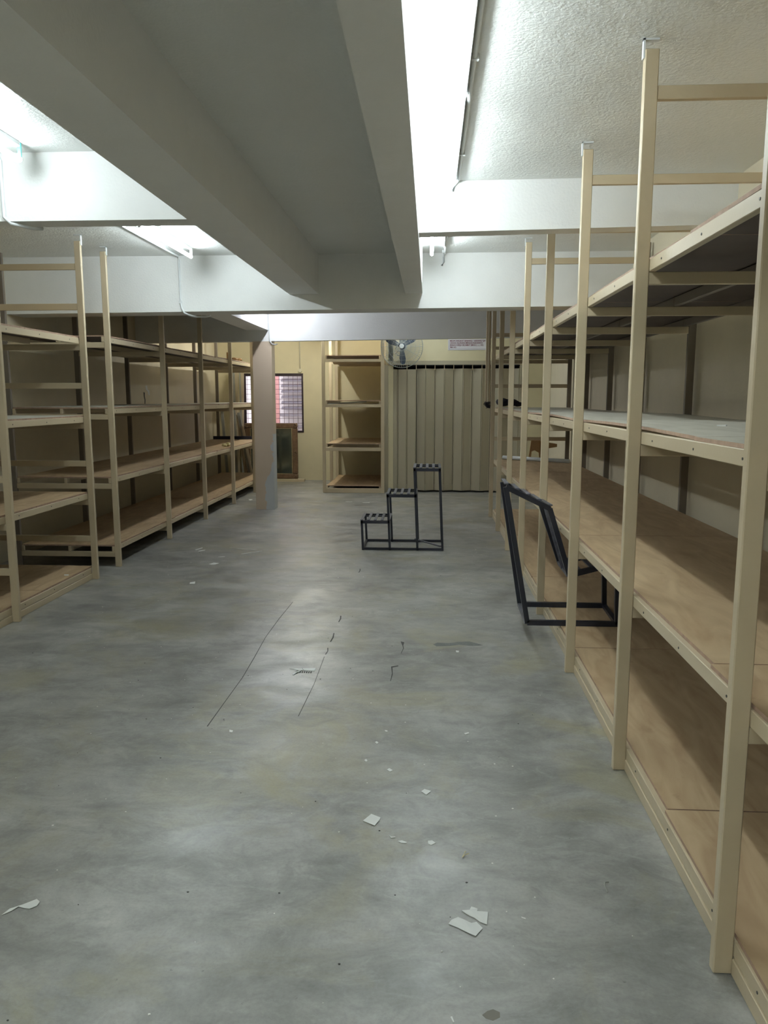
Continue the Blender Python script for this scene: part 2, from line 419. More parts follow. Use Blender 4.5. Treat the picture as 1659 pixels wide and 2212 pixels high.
# ---- long rack on the right
rx0, rxr = 0.756, 1.690
RY = [0.77, 1.89, 3.02, 4.15, 5.31, 6.50, 7.61, 8.73, 9.80]
rack_r = tag(empty('storage_rack', (rx0, 5.3, 0)), 'long olive cream steel storage rack with plywood shelves along the right wall', 'rack')
LV = [0.094, 0.729, 1.369, 2.007]
for i, y in enumerate(RY):
    top = 2.73
    post(rx0, y, top, rack_r); post(rxr, y, 2.72, rack_r, 0, M['rack_shaded'])
    for z in LV[1:]: crossbar(rx0 + .05, rxr, y, z - .091, z - .046, rack_r)
    crossbar(rx0 + .05, rxr, y, 0.002, 0.046, rack_r)
    crossbar(rx0 + .05, rxr, y, 2.56, 2.607, rack_r)
    # fixing bracket up to the ceiling
    bm = bmesh.new(); add_box(bm, rx0 - .006, rx0 + .0, y + .004, y + .026, top - .03, ZC)
    add_box(bm, rx0 - .006, rx0 + .05, y + .004, y + .026, ZC - .006, ZC)
    link('ceiling_bracket', bm, M['pvc'], rack_r)
for z0, z1 in ((2.24, 2.285), (1.62, 1.665), (0.968, 1.014), (2.085, 2.125)):
    crossbar(rx0 + .05, rxr, RY[-1], z0, z1, rack_r)
for i in range(len(RY) - 1):
    y0, y1 = RY[i] + .0, RY[i + 1]
    for k, z in enumerate(LV):
        near = i < 5
        rail(rx0 + .0505, rx0 + .0755, y0 + .001, y1 - .001, z - .045, z, rack_r, rx0 + .0505 if near else None)
        rail(1.24, 1.265, y0 + .001, y1 - .001, z - .045, z, rack_r, mat=M['rack_shaded'])
        rail(1.655, 1.68, y0 + .001, y1 - .001, z - .045, z, rack_r, mat=M['rack_shaded'])
    box('kick_rail', rx0 + .046, rx0 + .0755, y0 + .03, y1 - .001, 0.001, 0.0475, RK, rack_r, 0.002)
def right_board(y0, y1, z, mat, xin=0.0, warp=0.0):
    xf = rx0 + .058 + xin
    board([(xf, y0), (xf, y1), (1.683, y1), (1.683, y0)], z + .0005, rack_r, mat, warp=warp)
seams = {0: [0.80, 2.53, 4.27, 6.03, 7.86, 9.79], 1: [0.80, 2.20, 4.32, 6.45, 8.1, 9.79],
         2: [0.80, 2.45, 4.36, 6.50, 8.0, 9.79], 3: [0.80, 2.60, 4.36, 6.20, 8.0, 9.79]}
for k, z in enumerate(LV):
    s = seams[k]
    for j in range(len(s) - 1):
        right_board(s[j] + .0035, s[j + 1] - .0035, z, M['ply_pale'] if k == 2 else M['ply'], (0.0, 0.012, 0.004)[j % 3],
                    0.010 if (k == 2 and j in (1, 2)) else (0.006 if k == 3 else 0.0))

# ---- left rack, near unit (ladder frames)
lx1 = -2.753; lxf = lx1 - .05          # aisle edge, inner edge of the front posts
lxr = -3.715                           # rear posts
def left_unit(root, ys, levels, zt, ladder, kick):
    for i, y in enumerate(ys):
        post(lxf, y, zt, root); post(lxr, y, zt, root, 0, M['rack_shaded'])
        for z in levels: crossbar(lxr + .05, lxf, y, z - .094, z - .047, root)
        for z0, z1 in ladder: crossbar(lxr + .05, lxf, y, z0, z1, root)
        bm = bmesh.new(); add_box(bm, lx1, lx1 + .006, y + .004, y + .026, zt - .03, ZC)
        add_box(bm, lxf, lx1 + .006, y + .004, y + .026, ZC - .006, ZC)
        link('ceiling_bracket', bm, M['pvc'], root)
    for i in range(len(ys) - 1):
        y0, y1 = ys[i], ys[i + 1]
        for z in levels:
            rail(lxf - .0255, lxf - .0005, y0 + .001, y1 - .001, z - .045, z, root, lxf - .0005 if i < 4 else None)
            rail(-3.23, -3.205, y0 + .001, y1 - .001, z - .045, z, root)
            rail(lxr + .055, lxr + .08, y0 + .001, y1 - .001, z - .045, z, root)
        if kick: box('kick_rail', lxf - .0255, lxf + .004, y0 + .03, y1 - .001, 0.001, 0.0475, RK, root, 0.002)
L1 = [0.096, 0.719, 1.345, 1.971]
rack_l = tag(empty('storage_rack', (lx1, 4.9, 0)), 'near left storage rack with closely rungged ladder frame and kick rail on the floor', 'rack')
left_unit(rack_l, [3.66, 4.92, 6.175], L1, 2.717, [(2.50, 2.547), (2.19, 2.24), (1.572, 1.618), (.943, .989), (.319, .366)], True)
for k, z in enumerate(L1):
    for y0, y1 in ((3.66, 5.35), (5.354, 6.20)):
        board([(lxf - .008, y0), (lxf - .008, y1), (lxr + .06, y1), (lxr + .06, y0)], z + .0005, rack_l, M['ply_pale'] if k == 2 else M['ply'])
# ---- left rack, far unit standing on open legs
L2 = [0.183, 0.795, 1.404, 2.020]
rack_l2 = tag(empty('storage_rack', (lx1, 10.0, 0)), 'far left storage rack raised on open legs, running back past the cream column', 'rack')
left_unit(rack_l2, [6.66, 8.04, 9.40, 10.81, 12.15, 13.42], L2, 2.725, [], False)
sm = {0: [6.665, 8.35, 9.95, 11.7, 13.445], 1: [6.665, 8.2, 10.15, 11.95, 13.445], 2: [6.665, 8.6, 10.3, 12.0, 13.445], 3: [6.665, 8.4, 10.2, 12.1, 13.445]}
for k, z in enumerate(L2):
    s = sm[k]
    for j in range(len(s) - 1):
        board([(lxf - .004 - .012 * (j % 2), s[j] + .002), (lxf - .004 - .012 * (j % 2), s[j + 1] - .002), (lxr + .06, s[j + 1] - .002), (lxr + .06, s[j] + .002)],
              z + .0005, rack_l2, M['ply_pale'] if k == 2 else M['ply'], warp=0.006 if k > 1 else 0)

# ---- narrow rack beside the gate
cab = tag(empty('storage_rack', (-1.2, 13.0, 0)), 'narrow four shelf rack standing in the recess left of the folding gate', 'rack')
cx0, cx1 = -1.690, -0.765
cy = [12.20, 13.10, 13.95]
for y in cy:
    post(cx0, y, 2.70, cab); box('post', cx1, cx1 + .055, y, y + .03, 0, 2.70, RK, cab, 0.003)
    for z0, z1 in ((2.05, 2.093), (1.352, 1.40), (.667, .72), (0.001, .075)): crossbar(cx0 + .05, cx1, y, z0, z1, cab)
for k, z in enumerate((2.142, 1.446, .772, .105)):
    for x in (cx0 + .055, cx1 - .03):
        box('rail', x, x + .025, cy[0] + .02, cy[2] + .02, (z - .048) if k < 3 else .0755, z, RK, cab, 0.002)
    board([(cx0 + .056, cy[0] + .034), (cx1 - .004, cy[0] + .034), (cx1 - .004, cy[2] - .004), (cx0 + .056, cy[2] - .004)], z + .0005, cab, M['ply'])
bar('loose_rail', (-1.62, 12.30, 1.405), (-1.0, 12.36, 1.437), 0.03, 0.02, M['grey_metal'], cab)

# ================================================================ folding gate
gate = tag(empty('folding_gate', (0.37, YG, 0)), 'closed cream steel folding gate of tall zigzag panels in the back wall', 'gate')
box('side_frame', GX0 - .072, GX0 - .001, YG - .03, YG - .002, 0, GZ - .015, M['gate'], gate, 0.004)
box('side_frame', GX1 + .001, GX1 + .06, YG - .03, YG - .002, 0, GZ - .015, M['gate'], gate, 0.004)
box('top_track', GX0, GX1, YG + .03, YG + .07, GZ - .03, GZ - .013, M['void'], gate)
pw = 0.1464
n = int(round((GX1 - GX0) / pw)); pw = (GX1 - GX0) / n
for i in range(n):
    x0 = GX0 + i * pw + .002; x1 = x0 + pw - .004
    amp = 0.015 if i < 3 else 0.075
    ya, yb = (YG + .02, YG + .02 + amp) if i % 2 == 0 else (YG + .02 + amp, YG + .02)
    bm = bmesh.new(); zb, zt = 0.026, 1.953 - (0.012 if i < 3 else 0)
    # a pressed panel: flat faces with rolled vertical edges
    prof = [(0, 0), (0.06, -0.008), (0.12, 0), (0.88, 0), (0.94, -0.008), (1, 0)]
    fr = [(x0 + t * (x1 - x0), ya + t * (yb - ya) + d) for t, d in prof]
    bk = [(x, y + .004) for x, y in reversed(fr)]
    add_prism(bm, fr + bk, zb, zt)
    p = link('gate_panel', bm, M['gate'], gate)
    if i >= 2: box('hanger', x0 - .010, x0 + .002, YG + .02, YG + .03, zt - .02, GZ - .013, M['rack'], gate)
box('handle', GX0 - .035, GX0 - .018, YG - .04, YG - .03, 1.03, 1.06, M['gate'], gate)

# ================================================================ window
win = struct(empty('window_1', (-2.84, YB1, WZ0)))
for a in ((WX0, WX1, WZ1 - .05, WZ1), (WX0, WX1, WZ0, WZ0 + .03), (WX0, WX0 + .045, WZ0 + .03, WZ1 - .05), (WX1 - .03, WX1, WZ0 + .03, WZ1 - .05), (-3.02, -2.98, WZ0 + .03, WZ1 - .05)):
    box('window_frame', a[0], a[1], YB1 - .01, YB1 + .05, a[2], a[3], M['frame_dark'], win)
box('pane', WX0 + .045, -3.02, YB1 + .02, YB1 + .024, WZ0 + .03, WZ1 - .05, M['glass'], win)
box('pane', -2.98, WX1 - .03, YB1 + .02, YB1 + .024, WZ0 + .03, WZ1 - .05, M['glass'], win)
x = WX0 + .075
while x < WX1 - .04:
    box('grill_bar', x, x + .006, YB1 - .008, YB1 - .002, WZ0 + .03, WZ1 - .05, M['grill'], win); x += .0835
z = WZ0 + .075
while z < WZ1 - .06:
    box('grill_bar', WX0 + .045, WX1 - .03, YB1 - .002, YB1 + .004, z, z + .006, M['grill'], win); z += .087
# outside the window
alley = tag(box('alley_ground', -7.5, -0.4, YB1 + .16, 18.0, -.3, 0, M['ext_ground']), kind='structure')
nb = tag(empty('neighbour_building', (-3.2, 17.0, 0)), 'pale building with grey louvred shutter outside the grilled window', 'building')
box('facade', -7.0, -0.6, 17.0, 17.3, 0, 4.5, M['ext_white'], nb)
for k in range(9):
    bm = bmesh.new(); add_bar(bm, (-3.23, 16.93, 1.28 + k * .12), (-2.0, 16.93, 1.28 + k * .12), .10, .02, up=(0, -.5, 1)); link('louvre', bm, M['ext_grey'], nb)
box('ledge', -3.25, -1.6, 16.7, 17.0, 1.10, 1.16, M['ext_grey'], nb)
box('ledge', -3.25, -1.6, 16.8, 17.0, .86, .90, M['ext_grey'], nb)
box('ledge', -7.0, -.8, 16.6, 17.0, 0.55, .66, M['ext_ground'], nb)
tag(tube('drain_pipe', [(-3.20, 16.2, 0), (-3.20, 16.2, 4.2)], .06, M['ext_red'], n=14), 'faded red vertical pipe outside behind the window grille', 'pipe')

# ================================================================ lamps
def lamp(x, y0, y1, label, mat='tube', zc=ZC, teal=False, side=0, depth=.036, k=0):
    r = tag(empty('fluorescent_lamp', (x, (y0 + y1) / 2, zc)), label, 'lamp')
    box('batten', x - .014, x + .014, y0 + .03, y1 - .03, zc - .024, zc, M['batten'], r, 0.003)
    if side:      # folded white reflector plate with a turned down lip on one side
        xa, xb = sorted((x - side * .02, x + side * .100)); xl, xm = sorted((x + side * .100, x + side * .103))
        bm = bmesh.new(); add_box(bm, xa, xb, y0, y1, zc - .004, zc - .0005); add_box(bm, xl, xm, y0, y1, zc - depth, zc - .0005)
        link('reflector', bm, M['batten'], r)
    mat = mat if isinstance(mat, str) else 'tube'
    tube('tube', [(x, y0 + .02, zc - .082), (x, y1 - .02, zc - .082)], .014, M[mat], r, 14)
    for yy, nm in ((y0 + .008, 0), (y1 - .02, 1)):
        bm = bmesh.new(); add_box(bm, x - .010, x + .010, yy, yy + .010, zc - .092, zc - .001, .002)
        link('lamp_holder', bm, M['teal'] if (teal and nm) else M['holder'], r)
    return r
lamp(0.035, 2.28, 3.49, 'bare fluorescent tube overhead in the right bay, nearer of the two end to end', side=1)
lamp(0.035, 3.53, 4.74, 'bare fluorescent tube in the right bay ending at the cross beam', side=1)
lamp(0.035, -1.6, -0.39, 'added unseen fill tube at the rear of the right bay', 'tube_bright', side=1)  # unseen lamp added as fill from behind the camera
lamp(-0.62, -1.7, -0.49, 'added unseen fill tube between the two long beams, behind the camera')  # unseen lamp added to brighten the recess and the post faces
lamp(0.005, 5.52, 6.74, 'bare fluorescent tube beyond the right cross beam, in the second bay', 'tube_bright', side=1)
lamp(-2.07, 2.78, 4.02, 'bare fluorescent tube top left with a teal end holder', teal=True)
lamp(-2.03, 0.4, 1.61, 'added unseen fill tube in the near left bay, beside the camera', 'tube_bright')  # added out of view to lift the near floor and racks
lamp(-2.03, -1.6, -0.39, 'added unseen fill tube at the rear of the left bay', 'tube_bright')  # unseen lamp added to even out the floor brightness
lamp(-2.035, 5.52, 6.74, 'bare fluorescent tube in the second left bay above the raised rack', 'tube_bright', side=-1)
lamp(-1.93, 8.9, 10.12, 'bare fluorescent tube in the third bay, hidden above the middle beam', 'tube_blue')
lamp(-1.98, 11.95, 13.15, 'bare fluorescent tube in the last bay near the grilled window', 'tube_warm')

lamp(-0.20, 10.75, 11.95, 'bare fluorescent tube in the last bay before the gate, hidden above the back beam', 'tube')

# ---- surface conduits
def conduit(name, pts, label, r=.009, clips=()):
    e = tag(empty(name, pts[0]), label, 'conduit')
    tube('pipe', pts, r, M['pvc'], e, 8)
    for c in clips: box('clip', c[0] - .014, c[0] + .014, c[1] - .009, c[1] + .009, c[2] - .012, c[2] + .012, M['pvc'], e)
    return e
zt = ZC - .010
conduit('cable_conduit', [(0.156, 0.3, zt), (0.156, 2.7, zt), (0.156, 3.08, zt), (0.156, 4.25, zt), (0.156, 4.77, zt), (0.140, 4.815, zt - .006), (0.122, 4.818, zt - .05)],
        'thin white conduit along the ceiling right of the bright tubes', clips=((0.157, 3.12, zt), (0.157, 4.27, zt)))
conduit('cable_conduit', [(0.122, 4.98, zt), (0.120, 6.4, zt), (0.118, 7.10, zt), (0.108, 7.118, zt - .03), (0.112, 7.118, zt - .07), (0.095, 7.118, zt - .10)],
        'short white conduit beyond the right cross beam reaching the middle beam', clips=((0.108, 7.0, zt),))
conduit('cable_conduit', [(-2.28, 4.35, zt), (-2.28, 5.6, zt), (-2.27, 7.10, zt), (-2.27, 7.118, zt - .03), (-2.265, 7.118, 2.35), (-2.255, 7.11, 2.30), (-2.23, 7.10, 2.262),
        (-2.20, 7.13, 2.245), (-2.16, 7.22, 2.238), (-2.10, 7.30, 2.245), (-2.07, 7.38, 2.262)],
        'white conduit dropping down the middle beam on the left and curling under it', clips=((-2.266, 7.119, 2.36),))
conduit('cable_conduit', [(-2.25, 1.0, zt), (-2.25, 4.13, zt), (-2.25, 4.147, zt - .03), (-2.25, 4.147, 2.50), (-2.245, 4.14, 2.44), (-2.22, 4.15, 2.41), (-2.15, 4.25, 2.405), (-2.12, 4.30, 2.412)],
        'white conduit dropping down the near left cross beam at the frame edge')
conduit('cable_conduit', [(-2.115, 7.5, zt), (-2.11, 10.27, zt), (-2.11, 10.288, zt - .03), (-2.105, 10.288, 2.31), (-2.10, 10.285, 2.23), (-2.08, 10.288, 2.20), (-2.045, 10.33, 2.19), (-2.03, 10.40, 2.205)],
        'white conduit dropping down the back beam beside the cream column')
sw = tag(empty('wall_switch_drop', (-2.34, YB1, 1.98)), 'pale conduit ending in a round box on the wall above the window corner', 'conduit')
tube('pipe', [(-2.345, YB1 - .014, ZC - .01), (-2.34, YB1 - .014, 2.0)], .011, M['cable'], sw)
bm = bmesh.new(); bmesh.ops.create_cone(bm, segments=20, radius1=.036, radius2=.032, depth=.03, cap_ends=True, matrix=Matrix.Translation((-2.34, YB1 - .016, 1.985)) @ Matrix.Rotation(math.pi / 2, 4, 'X'))
link('junction_box', bm, M['cable'], sw)

# ---- square trunking hanging beside the far end of the right rack, with a cable knot
tr = tag(empty('cable_trunking', (0.72, 9.90, 0)), 'pinkish cream vertical trunking strapped to the last post of the right rack', 'trunking')
box('trunk', .690, .748, 9.86, 9.90, 1.395, 2.72, M['rack'], tr, .002)
tube('cable', [(.722, 9.852, 2.7), (.722, 9.852, 1.42), (.716, 9.846, 1.38)], .006, M['cable'], tr, 6)

# ================================================================ wall fan
fan = tag(empty('wall_fan', (-.433, 12.04, 2.27)), 'round wire caged wall fan with dark blue motor, half hidden by the back beam', 'fan')
FC = Vector((-.433, 12.03, 2.27)); FR = .318
def ring(bm, r, y, t=.0035, n=48):
    pts = [FC + Vector((r * math.cos(2 * math.pi * k / n), y, r * math.sin(2 * math.pi * k / n))) for k in range(n + 1)]
    add_tube(bm, pts, t, 6, False)
for sgn, nm in ((-1, 'front_guard'), (1, 'rear_guard')):
    bm = bmesh.new(); ring(bm, FR, 0.0, .006)
    for r, y in ((.27, .05), (.21, .072), (.14, .083), (.07, .088)): ring(bm, r, sgn * y, .0014)
    for k in range(60):
        a = 2 * math.pi * k / 60
        pts = [FC + Vector((r * math.cos(a), sgn * y, r * math.sin(a))) for r, y in ((.05, .09), (.14, .083), (.21, .072), (.27, .05), (.305, .02), (FR, 0))]
        add_tube(bm, pts, .0011 if k % 5 else .0022, 4, False)
    link(nm, bm, M['fan_guard'], fan)
bm = bmesh.new(); bmesh.ops.create_cone(bm, segments=24, radius1=.038, radius2=.032, depth=.02, cap_ends=True, matrix=Matrix.Translation(FC + Vector((0, -.095, 0))) @ Matrix.Rotation(math.pi / 2, 4, 'X'))
link('hub_badge', bm, M['fan_hub'], fan)
for k in range(3):
    a0 = math.radians(-86 + 120 * k); bm = bmesh.new(); vs = []
    for r, w, tw in ((.03, .02, .5), (.10, .035, .42), (.18, .048, .34), (.25, .035, .28), (.27, .012, .25)):
        for s in (-1, 1):
            c, sn = math.cos(a0), math.sin(a0)
            p = FC + Vector((r * c - s * w * sn, s * w * tw, r * sn + s * w * c)); vs.append(bm.verts.new(p))
    for i in range(0, 8, 2): bm.faces.new((vs[i], vs[i + 1], vs[i + 3], vs[i + 2]))
    bmesh.ops.solidify(bm, geom=bm.faces[:], thickness=.003)
    link('blade', bm, M['fan_blue'], fan)
bm = bmesh.new(); bmesh.ops.create_cone(bm, segments=20, radius1=.062, radius2=.05, depth=.13, cap_ends=True, matrix=Matrix.Translation(FC + Vector((0.01, .16, .02))) @ Matrix.Rotation(math.pi / 2, 4, 'X'))
link('motor', bm, M['fan_blue'], fan, True)
bm = bmesh.new(); add_bar(bm, FC + Vector((0, .20, .02)), FC + Vector((0, .318, .10)), .03, .03); add_box(bm, FC.x - .05, FC.x + .05, YG - .012, YG - .002, FC.z + .02, FC.z + .18)
link('wall_bracket', bm, M['fan_blue'], fan)
pts = [FC + Vector((-.02, .05, .02)) + Vector((-.04 - .05 * math.sin(t), 0, -.12 * t / 2)) for t in [i * .3 for i in range(8)]]
pts += [FC + Vector((-.05 + .03 * math.cos(t), .05, -.10 + .035 * math.sin(t))) for t in [math.pi - i * .6 for i in range(11)]]
tube('cord', pts, .004, M['fan_blue'], fan, 6)

# ================================================================ wall sign
sg = tag(empty('notice_sign', (.56, YG, 2.31)), 'white notice board with maroon capital lettering on the wall above the gate', 'sign')
SX0, SX1, SZ0, SZ1 = .274, .905, 2.232, 2.400
box('panel', SX0, SX1, YG - .010, YG - .001, SZ0, SZ1, M['sign'], sg, .001)
bm = bmesh.new(); e = .014; w = .004
for a in ((SX0 + e, SX1 - e, SZ0 + e, SZ0 + e + w), (SX0 + e, SX1 - e, SZ1 - e - w, SZ1 - e), (SX0 + e, SX0 + e + w, SZ0 + e, SZ1 - e), (SX1 - e - w, SX1 - e, SZ0 + e, SZ1 - e)):
    add_box(bm, a[0], a[1], YG - .0112, YG - .010, a[2], a[3])
link('border', bm, M['sign_line'], sg)
for i, t in enumerate(('MESIN ANGKAT BARANG - BARANG SJA', 'ORANG DILARANG MENGGUNAKANNYA', 'BEBAN KERJA SELAMAT (MAX.) ....... KG', 'PMA NO.')):
    cu = bpy.data.curves.new('lettering', 'FONT'); cu.body = t; cu.size = .0345; cu.extrude = .0006; cu.offset = .0006
    tmp = bpy.data.objects.new('t', cu); C.objects.link(tmp)
    dg = bpy.context.evaluated_depsgraph_get(); me = bpy.data.meshes.new_from_object(tmp.evaluated_get(dg))
    bpy.data.objects.remove(tmp)
    xs = [v.co.x for v in me.vertices]; wmax = (.545, .505, .515, .10)[i]; k = wmax / (max(xs) - min(xs))
    for v in me.vertices: v.co = Vector((v.co.x * k, -v.co.z, v.co.y))
    me.materials.clear(); me.materials.append(M['sign_text'])
    o = bpy.data.objects.new('lettering', me); C.objects.link(o); o.parent = sg
    o.location = Vector((SX0 + .030, YG - .0116, 2.362 - i * .0325)) - Vector(sg.location)

# ================================================================ framed mirror
mr = tag(empty('framed_mirror', (-2.85, 13.9, 0)), 'large dark mirror in a carved brown frame leaning under the window', 'mirror')
MX0, MX1, MZ0, MZ1, MY = -3.33, -2.37, 0.05, 1.045, 13.86
for a in ((MX0, MX1, MZ1 - .085, MZ1), (MX0, MX1, MZ0, MZ0 + .085), (MX0, MX0 + .10, MZ0 + .085, MZ1 - .085), (MX1 - .10, MX1, MZ0 + .085, MZ1 - .085)):
    f = box('frame_side', a[0], a[1], MY, MY + .05, a[2], a[3], M['mirror_frame'], mr, .012)
for a in ((MX0 + .10, MX1 - .10, MZ1 - .093, MZ1 - .085), (MX0 + .10, MX1 - .10, MZ0 + .085, MZ0 + .093), (MX1 - .108, MX1 - .10, MZ0 + .09, MZ1 - .09), (MX0 + .10, MX0 + .108, MZ0 + .09, MZ1 - .09)):
    box('gilt_bead', a[0], a[1], MY + .004, MY + .02, a[2], a[3], M['gilt'], mr)
box('mirror_glass', MX0 + .10, MX1 - .10, MY + .022, MY + .028, MZ0 + .085, MZ1 - .085, M['mirror'], mr)
for (x, z) in ((MX1 - .035, MZ1 - .03), (MX1 - .035, MZ0 + .03), (MX1 - .03, .52), (MX0 + .035, MZ1 - .03)):
    bm = bmesh.new()
    for k in range(7):
        a = k * .9; rr = .006 + .005 * k
        bmesh.ops.create_uvsphere(bm, u_segments=8, v_segments=5, radius=.013, matrix=Matrix.Translation((x + rr * math.cos(a), MY - .004, z + rr * math.sin(a) * 1.3)))
    link('carved_scroll', bm, M['mirror_frame'], mr)
tag(box('floor_plank', -3.30, -2.25, 13.80, 13.93, 0.0, 0.045, M['rack'], bev=.002), 'flat cream timber piece on the floor under the framed mirror', 'plank')

# ================================================================ stepped steel stands
BK = M['black']
def leanx(x, z): return x - .042 * z
st = tag(empty('step_stand', (-.26, 7.8, 0)), 'black steel three step stand in the middle of the floor', 'stand')
Yf, Yb = 7.57, 8.03; s_ = .022
XS = [-.653, -.385, -.111, .137]; ZS = [.297, .560, .818]
for Y in (Yf, Yb):
    hs = [ZS[0], ZS[1], ZS[2], ZS[2]]
    for x, h in zip(XS, hs):
        bar('leg', (leanx(x, 0), Y, 0), (leanx(x, h), Y, h - .002), s_, s_, BK, st)
    bar('bottom_rail', (XS[0] + .011, Y, .014), (XS[3] - .011, Y, .014), s_, s_, BK, st)
    for i in range(3):
        bar('step_rail', (leanx(XS[i], ZS[i]) - .01, Y, ZS[i] - .015), (leanx(XS[i + 1], ZS[i]) + .01, Y, ZS[i] - .015), s_, .03, BK, st)
for i in range(3):
    x0, x1 = leanx(XS[i], ZS[i]), leanx(XS[i + 1], ZS[i])
    for k in range(5):
        x = x0 + (x1 - x0) * k / 4
        bar('slat', (x, Yf - .005, ZS[i] + .004), (x, Yb + .005, ZS[i] + .004), .026, .008, M['worn_black'], st)
    bar('step_bar', (x0, Yb - .10, ZS[i] - .012), (x1, Yb - .10, ZS[i] - .012), .02, .012, BK, st)
bar('brace', (XS[2] - .03, Yb - .02, .034), (XS[3] - .02, Yf + .05, .034), .022, .012, M['worn_black'], st)
bar('bottom_rail', (XS[0], Yf + .01, .014), (XS[0], Yb - .01, .014), s_, s_, BK, st)

s2 = tag(empty('step_stand', (.9, 4.9, .106)), 'black steel step stand tilted halfway into the lower shelves of the right rack', 'stand')
Fp = {'A': (.613, .122), 'B': (.463, .966), 'C': (.730, .836), 'D': (.860, .425), 'E': (1.146, .505), 'F': (1.163, .122)}
Bp = {'A': (.616, .122), 'B': (.482, .949), 'C': (.732, .815), 'D': (.872, .413), 'E': (1.162, .485), 'F': (1.177, .122)}
def f3(k, Y, d): return (d[k][0], Y, d[k][1])
for d, Y in ((Fp, 4.70), (Bp, 5.13)):
    for a, b, nm in (('A', 'B', 'leg'), ('B', 'C', 'step_rail'), ('C', 'D', 'leg'), ('D', 'E', 'step_rail'), ('E', 'F', 'leg'), ('A', 'F', 'bottom_rail')):
        bar(nm, f3(a, Y, d), f3(b, Y, d), .030, .030 if nm != 'step_rail' else .034, BK, s2, up=(0, 1, 0))
for k in 'ADEF': bar('cross_rail', f3(k, 4.70, Fp), f3(k, 5.13, Bp), .03, .022, M['worn_black'] if k in 'AD' else BK, s2)
for k in range(5):
    t = k / 4
    p = Vector(f3('B', 4.70, Fp)).lerp(Vector(f3('C', 4.70, Fp)), t) + Vector((.004, 0, .02)); q = Vector(f3('B', 5.13, Bp)).lerp(Vector(f3('C', 5.13, Bp)), t) + Vector((.004, 0, .02))
    bar('slat', p, q, .026, .008, M['worn_black'], s2)
for k in (1, 2, 3):
    t = k / 4
    p = Vector(f3('D', 4.70, Fp)).lerp(Vector(f3('E', 4.70, Fp)), t); q = Vector(f3('D', 5.13, Bp)).lerp(Vector(f3('E', 5.13, Bp)), t)
    bar('slat', p, q, .026, .008, M['worn_black'], s2)
p = Vector(f3('C', 4.90, Fp)); q = Vector(f3('D', 4.90, Fp))
bar('middle_strip', p, q, .03, .006, M['worn_black'], s2, up=(0, 1, 0))

# ================================================================ things left on the shelves
tag(tube('white_roll', [(.915, 9.72, .766), (1.63, 9.16, .766)], .023, M['pvc'], n=16), 'long thin white roll lying across the second shelf near the tan timber offcuts', 'roll')
oc = tag(empty('wood_offcuts', (1.33, 9.58, .742)), 'tan timber offcuts nailed as a corner, on the second shelf beyond the white roll', 'offcut')
bm = bmesh.new(); a = [(1.206, .745), (1.237, .985), (1.345, .985), (1.34, .83), (1.28, .865), (1.245, .85), (1.236, .745)]
vs0 = [bm.verts.new((x, 9.56, z)) for x, z in a]; vs1 = [bm.verts.new((x, 9.585, z)) for x, z in a]
bm.faces.new(vs0); bm.faces.new(vs1)
for i in range(len(a)): bm.faces.new((vs0[i], vs0[(i + 1) % 7], vs1[(i + 1) % 7], vs1[i]))
link('upright_piece', bm, M['cardboard'], oc)
bm = bmesh.new(); a = [(1.30, .985), (1.554, .941), (1.555, .905), (1.446, .887), (1.426, .745), (1.345, .745), (1.33, .90)]
vs0 = [bm.verts.new((x, 9.59, z)) for x, z in a]; vs1 = [bm.verts.new((x, 9.61, z)) for x, z in a]
bm.faces.new(vs0); bm.faces.new(vs1)
for i in range(7): bm.faces.new((vs0[i], vs0[(i + 1) % 7], vs1[(i + 1) % 7], vs1[i]))
link('slanting_piece', bm, M['cardboard'], oc)
# dark cloth on the third shelf
def blob(name, pts, mat, r, label, cat):
    bm = bmesh.new()
    for (x, y, z), s in pts:
        bmesh.ops.create_icosphere(bm, subdivisions=2, radius=1, matrix=Matrix.Translation((x, y, z)) @ Matrix.Diagonal((s[0], s[1], s[2], 1)))
    for v in bm.verts: v.co += Vector((random.uniform(-r, r), random.uniform(-r, r), random.uniform(-r, r)))
    return tag(link(name, bm, mat, None), label, cat)
blob('dark_cloth', [((.89, 9.62, 1.446), (.09, .10, .05)), ((.99, 9.62, 1.442), (.10, .10, .046)), ((1.06, 9.62, 1.424), (.07, .09, .028))], M['dark_cloth'], .006,
     'crumpled black cloth on the third shelf at the far end of the right rack', 'cloth')
bm = bmesh.new()
for k in range(9):
    pts = [(.70 + .03 * math.sin(t * 1.3 + k), 9.84 - .004 * (k % 3), 1.40 - .028 * math.cos(t + k * .7) + .010 * (k % 3)) for t in [i * .6 for i in range(12)]]
    pts = [(x + .006 * k, y, z) for x, y, z in pts]
    add_tube(bm, pts, .004, 5)
tag(link('cable_knot', bm, M['dark_cloth'], None, True), 'tangled black cable knot tied round the last post of the right rack', 'cable')
# small things on the left
blob('plastic_wrap', [((-2.88, 11.00, .838), (.035, .05, .028)), ((-2.92, 10.93, .832), (.04, .03, .02))], M['amber'], .008, 'small clear crumpled plastic on the second shelf of the far left rack', 'wrapper')
tag(box('small_box', -2.99, -2.94, 11.45, 11.50, 2.045, 2.16, M['cardboard'], bev=.004), 'small upright brown box on the top shelf near the cream column', 'box')
blob('rag', [((-2.90, 11.55, 2.068), (.05, .07, .024)), ((-2.88, 11.75, 2.068), (.05, .08, .024))], M['cardboard'], .006, 'crumpled brown paper on the top shelf beside the small box', 'paper')
tag(box('black_bar', -3.63, -2.83, 12.88, 12.91, .809, .862, M['void'], bev=.003), 'long black bar lying across the back of the second shelf of the far left rack', 'bar')
scrap_l3 = bmesh.new(); add_prism(scrap_l3, [(1.120, 3.12), (1.138, 3.155), (1.165, 3.135), (1.150, 3.105)], 1.3825, 1.392)
for v in scrap_l3.verts: v.co.z += random.uniform(0, .006)
